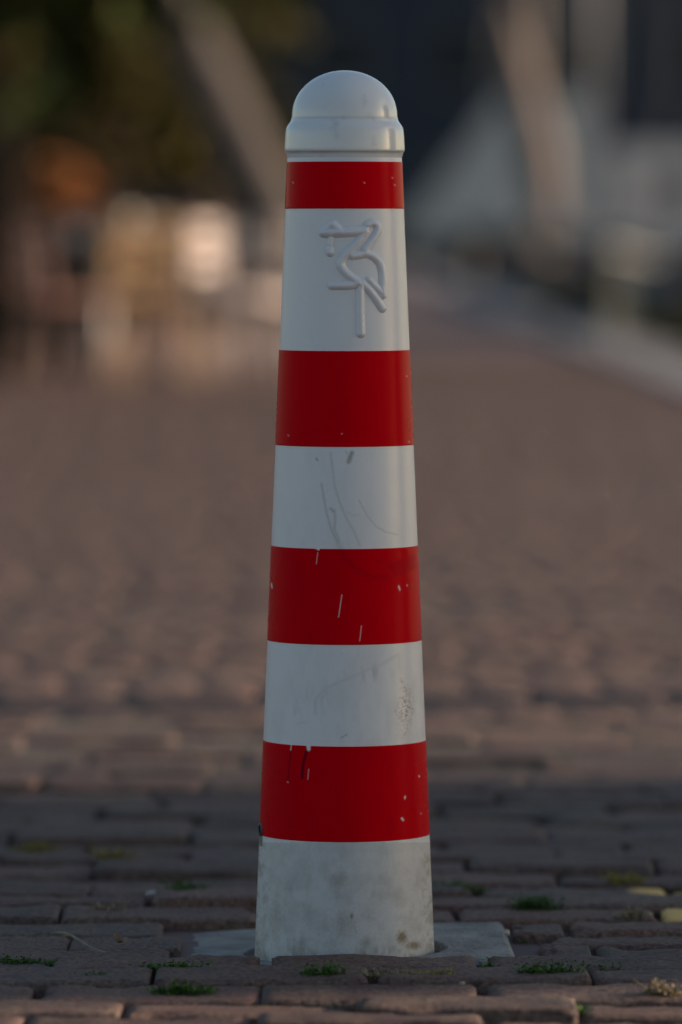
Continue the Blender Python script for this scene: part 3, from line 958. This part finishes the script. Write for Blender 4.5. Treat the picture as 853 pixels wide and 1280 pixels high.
# white bucket and menu holder on the tables
mb = MB(); mb.lathe([(.06, 0), (.085, .15), (.10, .17), (.092, .172), (.08, .15), (.055, .01)], 24)
o = mb.build('ice_bucket', simple('glazed_white', (.45, .44, .42), .15, .05, 10)); o.location = (tabs[0][0] - .16, tabs[0][1], .739); o.scale = (.8, .8, .75)
tag(o, 'white bucket standing on the middle terrace table', 'bucket')
o2 = MB().lathe([(.05, 0), (.075, .13), (.085, .15), (.075, .15), (.045, .01)], 24).build('ceramic_pot', simple('glazed_grey', (.5, .47, .43), .2, .05, 10)); o2.location = (tabs[1][0] + .1, tabs[1][1], .739)
tag(o2, 'grey pot standing on the brown terrace table', 'pot')
cup_m = simple('cup_white', (.8, .79, .76), .2, .05, 10)
for (ti, dx, dy, lb) in ((2, -.12, -.05, 'white cup on the left of the table nearest the bollard'), (2, .13, .02, 'white cup on the right of the table nearest the bollard'), (0, .17, -.08, 'white cup right of the bucket on the middle table'), (1, -.15, -.05, 'white cup left of the grey pot on the brown table')):
    c_ = MB().lathe([(.028, 0), (.040, .03), (.045, .08), (.041, .08), (.034, .01)], 20).build('cup', cup_m)
    c_.location = (tabs[ti][0] + dx, tabs[ti][1] + dy, .739)
    tag(c_, lb, 'cup', 'cups on the terrace tables')
# dark planter with orange flowers
x, y = at(70, 32.5)
pl = empty('planter', (x, y, -.012), label='tall dark planter with a bush of orange flowers at the left of the terrace', cat='planter')
mb = MB()
mb.add([(-.15, -.15, 0), (.15, -.15, 0), (.15, .15, 0), (-.15, .15, 0), (-.19, -.19, .78), (.19, -.19, .78), (.19, .19, .78), (-.19, .19, .78)],
       [(3, 2, 1, 0), (4, 5, 6, 7), (0, 1, 5, 4), (1, 2, 6, 5), (2, 3, 7, 6), (3, 0, 4, 7)])
mb.box((0, 0, .79), (.42, .42, .04), bev=.006)
mb.build('pot', simple('planter_dark', (.025, .02, .022), .5, .2, 8), pl)
leaves(blobs(0, 0, 1.02, .15, .15, .14, 12, .10), 900, 1.0, .04, M_orange, 'flower_bush', pl)
# wooden screen at the back of the terrace
scr = empty('terrace_screen', (-2.55, 31.5, 0), label='low brown slatted wooden screen at the back of the terrace', cat='screen')
for i in range(9):
    pass
mb = MB()
for i in range(8): mb.box((0, 0, .12 + i * .125), (3.4, .025, .10), bev=.004)
mb.build('slat_panel', wood('screen_wood', (.075, .05, .038)), scr)
for xx in (-1.66, -.55, .55, 1.66):
    MB().box((xx, .045, .54), (.07, .06, 1.12), bev=.005).build('post', W_brown, scr)

# ------------------------------------------------------------------ kerb posts and weeds
def moor(px, d, r, h, mat, label):
    x = kerb_x(d - D) + (px / 1000.)
    t = empty('mooring_post', (x, d - D, .018), label=label, cat='mooring post', group='mooring posts on the kerb')
    MB().lathe([(r * 1.3, 0), (r * 1.3, .03), (r, .05), (r * .92, h * .8), (r * 1.15, h * .86), (r * 1.15, h * .96), (r * .6, h)], 26).build('shaft', mat, t)
    MB().tube([(-r * 1.7, 0, h * .7), (r * 1.7, 0, h * .7)], r * .18, 10).build('crossbar', W_blk, t)
moor(10, 47, .15, .52, simple('post_tan', (.13, .105, .08), .7, .2, 6), 'stout tan mooring post on the kerb right of the bollard')
moor(-200, 37, .018, .42, simple('post_yellow', (.11, .095, .035), .6, .2, 6), 'slim yellowish mooring post on the kerb near the right edge')
moor(30, 74, .13, .5, simple('post_grey', (.10, .09, .085), .7, .2, 6), 'dark mooring post furthest away on the kerb')
V = []; Q = []; A = []
for i in range(2600):
    d = random.uniform(33, 60); x = kerb_x(d - D) + KW + random.gauss(.02, .05); y = d - D
    if fbm(np.array(y * .9), np.array(3.), 2) < .5: continue
    h = random.uniform(.06, .25); a = random.uniform(0, 6.28); s_ = .012
    m = len(V); dx, dy = math.cos(a) * s_, math.sin(a) * s_
    V += [(x - dx, y - dy, -.12), (x + dx, y + dy, -.12), (x + dx * .3 + random.gauss(0, .05), y + dy * .3, h - .02), (x - dx * .3 + random.gauss(0, .05), y - dy, h - .02)]
    Q += [(m, m + 1, m + 2, m + 3)]; A += [random.random()] * 4
o = np_mesh('grass', np.array(V), np.array(Q), M_crown, attrs={'leaf': ('FLOAT', A)})
tag(o, 'rough olive grass hanging over the edge of the quay', 'grass', kind='stuff')

# ------------------------------------------------------------------ boats
def hull_mesh(L, Wd, free, draft, nsec=18, m=9, fine=.35):
    P = np.zeros((nsec, 2 * m - 1, 3))
    for i in range(nsec):
        s = i / (nsec - 1)                 # 0 bow, 1 stern
        wd = Wd / 2 * (math.sin(min(1, s / .55) * math.pi / 2) ** .8) * (1 - .22 * max(0, s - .6) / .4)
        wd = max(wd, .02)
        sheer = free * (1 + .28 * (1 - s) ** 2)
        for j in range(2 * m - 1):
            t = (j - (m - 1)) / (m - 1)
            a = abs(t)
            x = math.copysign(wd * a ** fine, t) if t else 0
            z = -draft + (sheer + draft) * a ** 1.6
            P[i, j] = (x, s * L + (1 - s) * .12 * (1 - a) * L, z)
    return P
def boat(x, y, L, Wd, free, hullm, deckm, cabm, label, mast=0, mast_h=9, mast_r=.07, coverm=None, cabin=(.35, .75, .55), rz=0., lean=0., furl=None, slant=.5, name='sailing_boat', cat='boat'):
    t = empty(name, (x, y, -1.3), rz, label=label, cat=cat, group='boats moored along the quay')
    P = hull_mesh(L, Wd, free, .3)
    h = grid_mesh('hull', P, hullm, t)
    # transom + deck
    sec = P[-1]
    mb = MB(); mb.add([tuple(p) for p in sec], [tuple(range(len(sec)))]); mb.build('transom', hullm, t)
    top = [(P[i, 0], P[i, -1]) for i in range(len(P))]
    V = []; Fq = []
    for a, b in top: V += [(a[0] * .98, a[1], a[2] - .04), (b[0] * .98, b[1], b[2] - .04)]
    for i in range(len(top) - 1): Fq.append((2 * i, 2 * i + 1, 2 * i + 3, 2 * i + 2))
    MB().add(V, Fq).build('deck', deckm, t)
    mb = MB()
    mb.tube([tuple(p[0]) for p in P], .03, 6); mb.tube([tuple(p[-1]) for p in P], .03, 6)
    mb.build('rub_rail', deckm, t)
    c0, c1, ch = cabin
    if ch > 0:
        yc = (c0 + c1) / 2 * L; zl = free
        mb = MB()
        w1, w2 = Wd * .36, Wd * .29
        y0, y1 = c0 * L, c1 * L
        mb.add([(-w1, y0, zl - .05), (w1, y0, zl - .05), (w1, y1, zl - .05), (-w1, y1, zl - .05),
                (-w2, y0 + slant, zl + ch), (w2, y0 + slant, zl + ch), (w2, y1 - .1, zl + ch), (-w2, y1 - .1, zl + ch)],
               [(4, 5, 6, 7), (0, 1, 5, 4), (1, 2, 6, 5), (2, 3, 7, 6), (3, 0, 4, 7)])
        cb = mb.build('cabin', cabm, t)
        for s in ((-1, 1) if cabm is not C_grey else ()):
            for q in range(3):
                yy_ = y0 + .8 + (y1 - y0 - 1.2) * (q + .5) / 3
                xm = s * ((w1 + w2) / 2 + .012)
                MB().box((xm, yy_, zl + ch * .5), (.02, (y1 - y0) * .16, ch * .32), bev=.004).build('window', W_glass, cb)
    if mast:
        my = .42 * L; zl = free + (cabin[2] if ch > 0 else 0) - .05
        MB().tube([(0, my, zl), (lean * mast_h, my, zl + mast_h)], [mast_r, mast_r * .7], 10).build('mast', M_alu if mast == 1 else W_tan, t)
        MB().tube([(0, my + .1, zl + .9), (0, my + .42 * L, zl + .95)], .05, 8).build('boom', M_alu, t)
        if coverm is not None:
            MB().tube([(0, my + .12, zl + 1.25), (0, my + .2 * L, zl + 1.12), (0, my + .42 * L, zl + 1.03)], [.20, .17, .08], 12).build('sail_cover', coverm, t)
        st = MB()
        for p in ((0, .1, free * 1.2), (0, L * .98, free), (Wd * .45, my, free), (-Wd * .45, my, free)):
            st.tube([p, (lean * mast_h, my, zl + mast_h * .97)], .006, 4)
        st.build('rigging', M_alu, t)
    if furl:
        m_, pts, rr_ = furl
        MB().tube(pts, rr_, 14).build('furled_sail', m_, t)
    return t
W_glass = simple('dark_glass', (.010, .012, .016), .3, .1, 3, spec=.15)
M_alu = simple('mast_grey', (.16, .16, .16), .4, .1, 5, metal=.5)
W_tan = simple('mast_tan', (.20, .14, .10), .5, .15, 5)
H_white = simple('hull_white', (.42, .405, .385), .3, .08, 1.5)
H_grey = simple('hull_grey', (.12, .125, .135), .35, .12, 1.5)
H_black = simple('hull_black', (.012, .013, .016), .35, .2, 1.5)
H_blue = simple('hull_blue', (.03, .045, .09), .3, .15, 1.5)
C_grey = simple('cover_grey', (.44, .41, .375), .8, .12, 3)
C_white = simple('cover_white', (.50, .47, .45), .8, .2, 2)
C_blue = simple('cover_bluegrey', (.24, .26, .31), .8, .12, 3)
C_tan = simple('sail_tan', (.15, .110, .090), .8, .1, 2)
C_red = simple('sail_darkred', (.10, .025, .02), .8, .2, 2)
D_teak = simple('deck_teak', (.26, .19, .13), .7, .2, 5)
D_grey = simple('deck_grey', (.42, .41, .40), .7, .1, 5)

def by(d): return d - D
boat(4.2, by(43), 9.0, 2.7, 1.75, H_black, D_grey, H_grey, 'black-hulled boat at the right edge with a low grey cabin', 1, 9, .045, C_blue, cabin=(.3, .75, .4))
boat(4.5, by(56), 9.5, 2.9, 1.55, H_grey, D_teak, C_blue, 'grey boat second in the row, a dark red sail rolled up at its bow', 1, 10, .045, C_grey, cabin=(.28, .75, .35),
     furl=(C_red, [(-.1, 3.0, 2.4), (-.1, 3.2, 4.6), (-.1, 3.4, 8)], [.20, .18, .05]))
boat(3.25, by(69), 9.0, 2.2, 1.45, H_black, D_grey, H_white, 'slim boat with a leaning tan furled sail, third in the row', 1, 9, .05, None, cabin=(.4, .75, 0),
     furl=(C_tan, [(-.68, 1.6, 2.15), (-.80, 1.7, 3.0), (-.98, 1.9, 3.8), (-1.2, 2.2, 4.9)], [.18, .27, .22, .09]))
boat(3.1, by(88), 9.0, 2.2, 1.35, H_black, D_teak, C_grey, 'low black boat behind the one with the tan sail', 2, 11, .07, None, cabin=(.4, .75, 0))
boat(8.2, by(62), 10.0, 2.9, 1.9, H_blue, D_grey, C_blue, 'boat with a blue-grey cover in the outer row near the right edge', 1, 11, .045, C_blue, cabin=(.2, .8, .8))
boat(8.4, by(92), 11.0, 3.0, 1.9, H_blue, D_teak, C_grey, 'dark blue boat in the outer row', 1, 11, .08, C_grey, cabin=(.2, .8, .9))
# boats lying across the far end of the basin (rz turns them broadside)
for (x, d, L, hm, cm, lb, m_, rz_, sl_) in (
    (.3, 122, 8.4, H_black, C_grey, 'long black-hulled boat under a pale grey cover lying across the end of the quay', (.10, .62, 3.0), -math.pi / 2, 2.3),
    (14.2, 126, 9.4, H_grey, C_white, 'grey boat under a whitish cover at the end of the basin on the right', (.15, .88, 2.0), math.pi / 2, 3.0),
    (25.5, 124, 10.5, H_white, H_white, 'white boat lying across the end of the basin, furthest right', (.3, .8, 2.0), math.pi / 2, .8),
    (-4.4, 124, 9.0, H_blue, H_white, 'blue boat lying across the end of the basin on the left', (.3, .8, .9), math.pi / 2, .5)):
    boat(x, by(d), L, 3.0, 1.9, hm, D_grey, cm, lb, 0, 10, .08, C_grey, cabin=m_, rz=rz_, slant=sl_)

# working barge moored beside the bollard, off to the right: it throws the broad shadow
bg = empty('work_barge', (3.1, -9, -1.3), label='dark work barge with a square wheelhouse moored right of the view', cat='boat')
P = hull_mesh(24, 4.6, 1.25, .4); P[..., 0] += 3.2
grid_mesh('hull', P, H_black, bg)
V = []; Fq = []
for i in range(len(P)):
    V += [(P[i, 0, 0], P[i, 0, 1], P[i, 0, 2] - .05), (P[i, -1, 0], P[i, -1, 1], P[i, -1, 2] - .05)]
for i in range(len(P) - 1): Fq.append((2 * i, 2 * i + 1, 2 * i + 3, 2 * i + 2))
MB().add(V, Fq).build('deck', D_grey, bg)
def loc(x, y, z): return (x - 3.1, y + 9, z + 1.3)
E0, E1 = -.28, 1.60          # shadow edges on the ground at x = 0
XW = 6.4
tn = math.tan(SUN_AZ)
ya, yb = E0 + XW * tn, E1 + XW * tn
wh = MB(); wh.box(loc(XW, (ya + yb) / 2, 1.35), (2.4, (yb - ya) - .10, 2.9), bev=.05)
wh_o = wh.build('wheelhouse', H_white, bg)
MB().box(loc(XW, (ya + yb) / 2, 2.84), (2.6, (yb - ya), .08), bev=.02).build('roof', D_grey, wh_o)
for s in (-.55, .55):
    MB().box(loc(XW - 1.21, (ya + yb) / 2 + s, 1.9), (.03, .7, .7), bev=.008).build('window', W_glass, wh_o)
mb = MB()  # unseen graded poles, added to soften the wheelhouse's shadow edges
for k_, (dy, rr_) in enumerate(((.05, .042), (.15, .038), (.26, .034), (.37, .029), (.49, .025), (.62, .020), (.76, .015))):
    mb.tube([loc(XW, yb + dy, -.3), loc(XW, yb + dy, 3.4)], rr_, 8)
for dy, rr_ in ((.05, .03), (.14, .02)):
    mb.tube([loc(XW, ya - dy, -.3), loc(XW, ya - dy, 3.4)], rr_, 8)
mb.build('shadow_edge_poles', M_alu, bg)
ym = 3.28 + 6.2 * tn
MB().tube([loc(6.2, ym, -.2), loc(6.2, ym, 9)], [.11, .09], 14).build('mast', W_tan, bg)
MB().tube([loc(6.2, ym + 2.6, -.2), loc(6.2, ym + 2.6, 5)], [.05, .04], 12).build('flagpole', M_alu, bg)

# ------------------------------------------------------------------ building across the basin
bl = empty('warehouse', (-8, 165, -.2), label='dark blue-grey warehouse across the water behind everything', cat='building')
MB().box((0, 8, 8), (110, 16, 16)).build('wall', simple('facade_dark', (.010, .015, .028), .7, .3, .5), bl)
MB().box((0, 8, 16.3), (111, 17, .6)).build('roof', simple('roof_dark', (.05, .05, .05), .8, .2, 1), bl)
wf = MB(); wf.box((0, -.03, 1.6), (1.8, .08, 2.2)); 
fr = simple('frame_grey', (.10, .10, .11), .6, .1, 3)
protoW = wf.build('window', fr, bl); protoW.location = (-12, 0, 0)
pp = MB().box((0, -.085, 1.6), (1.5, .03, 1.9)).build('pane', W_glass, protoW)
first = True
for r_ in range(3):
    for i in range(16):
        if first: first = False; ww = protoW
        else: ww = copy_tree(protoW, bl)
        ww.location = (-28 + i * 3.6, 0, r_ * 4.2 + .4)
S.render.film_transparent = False
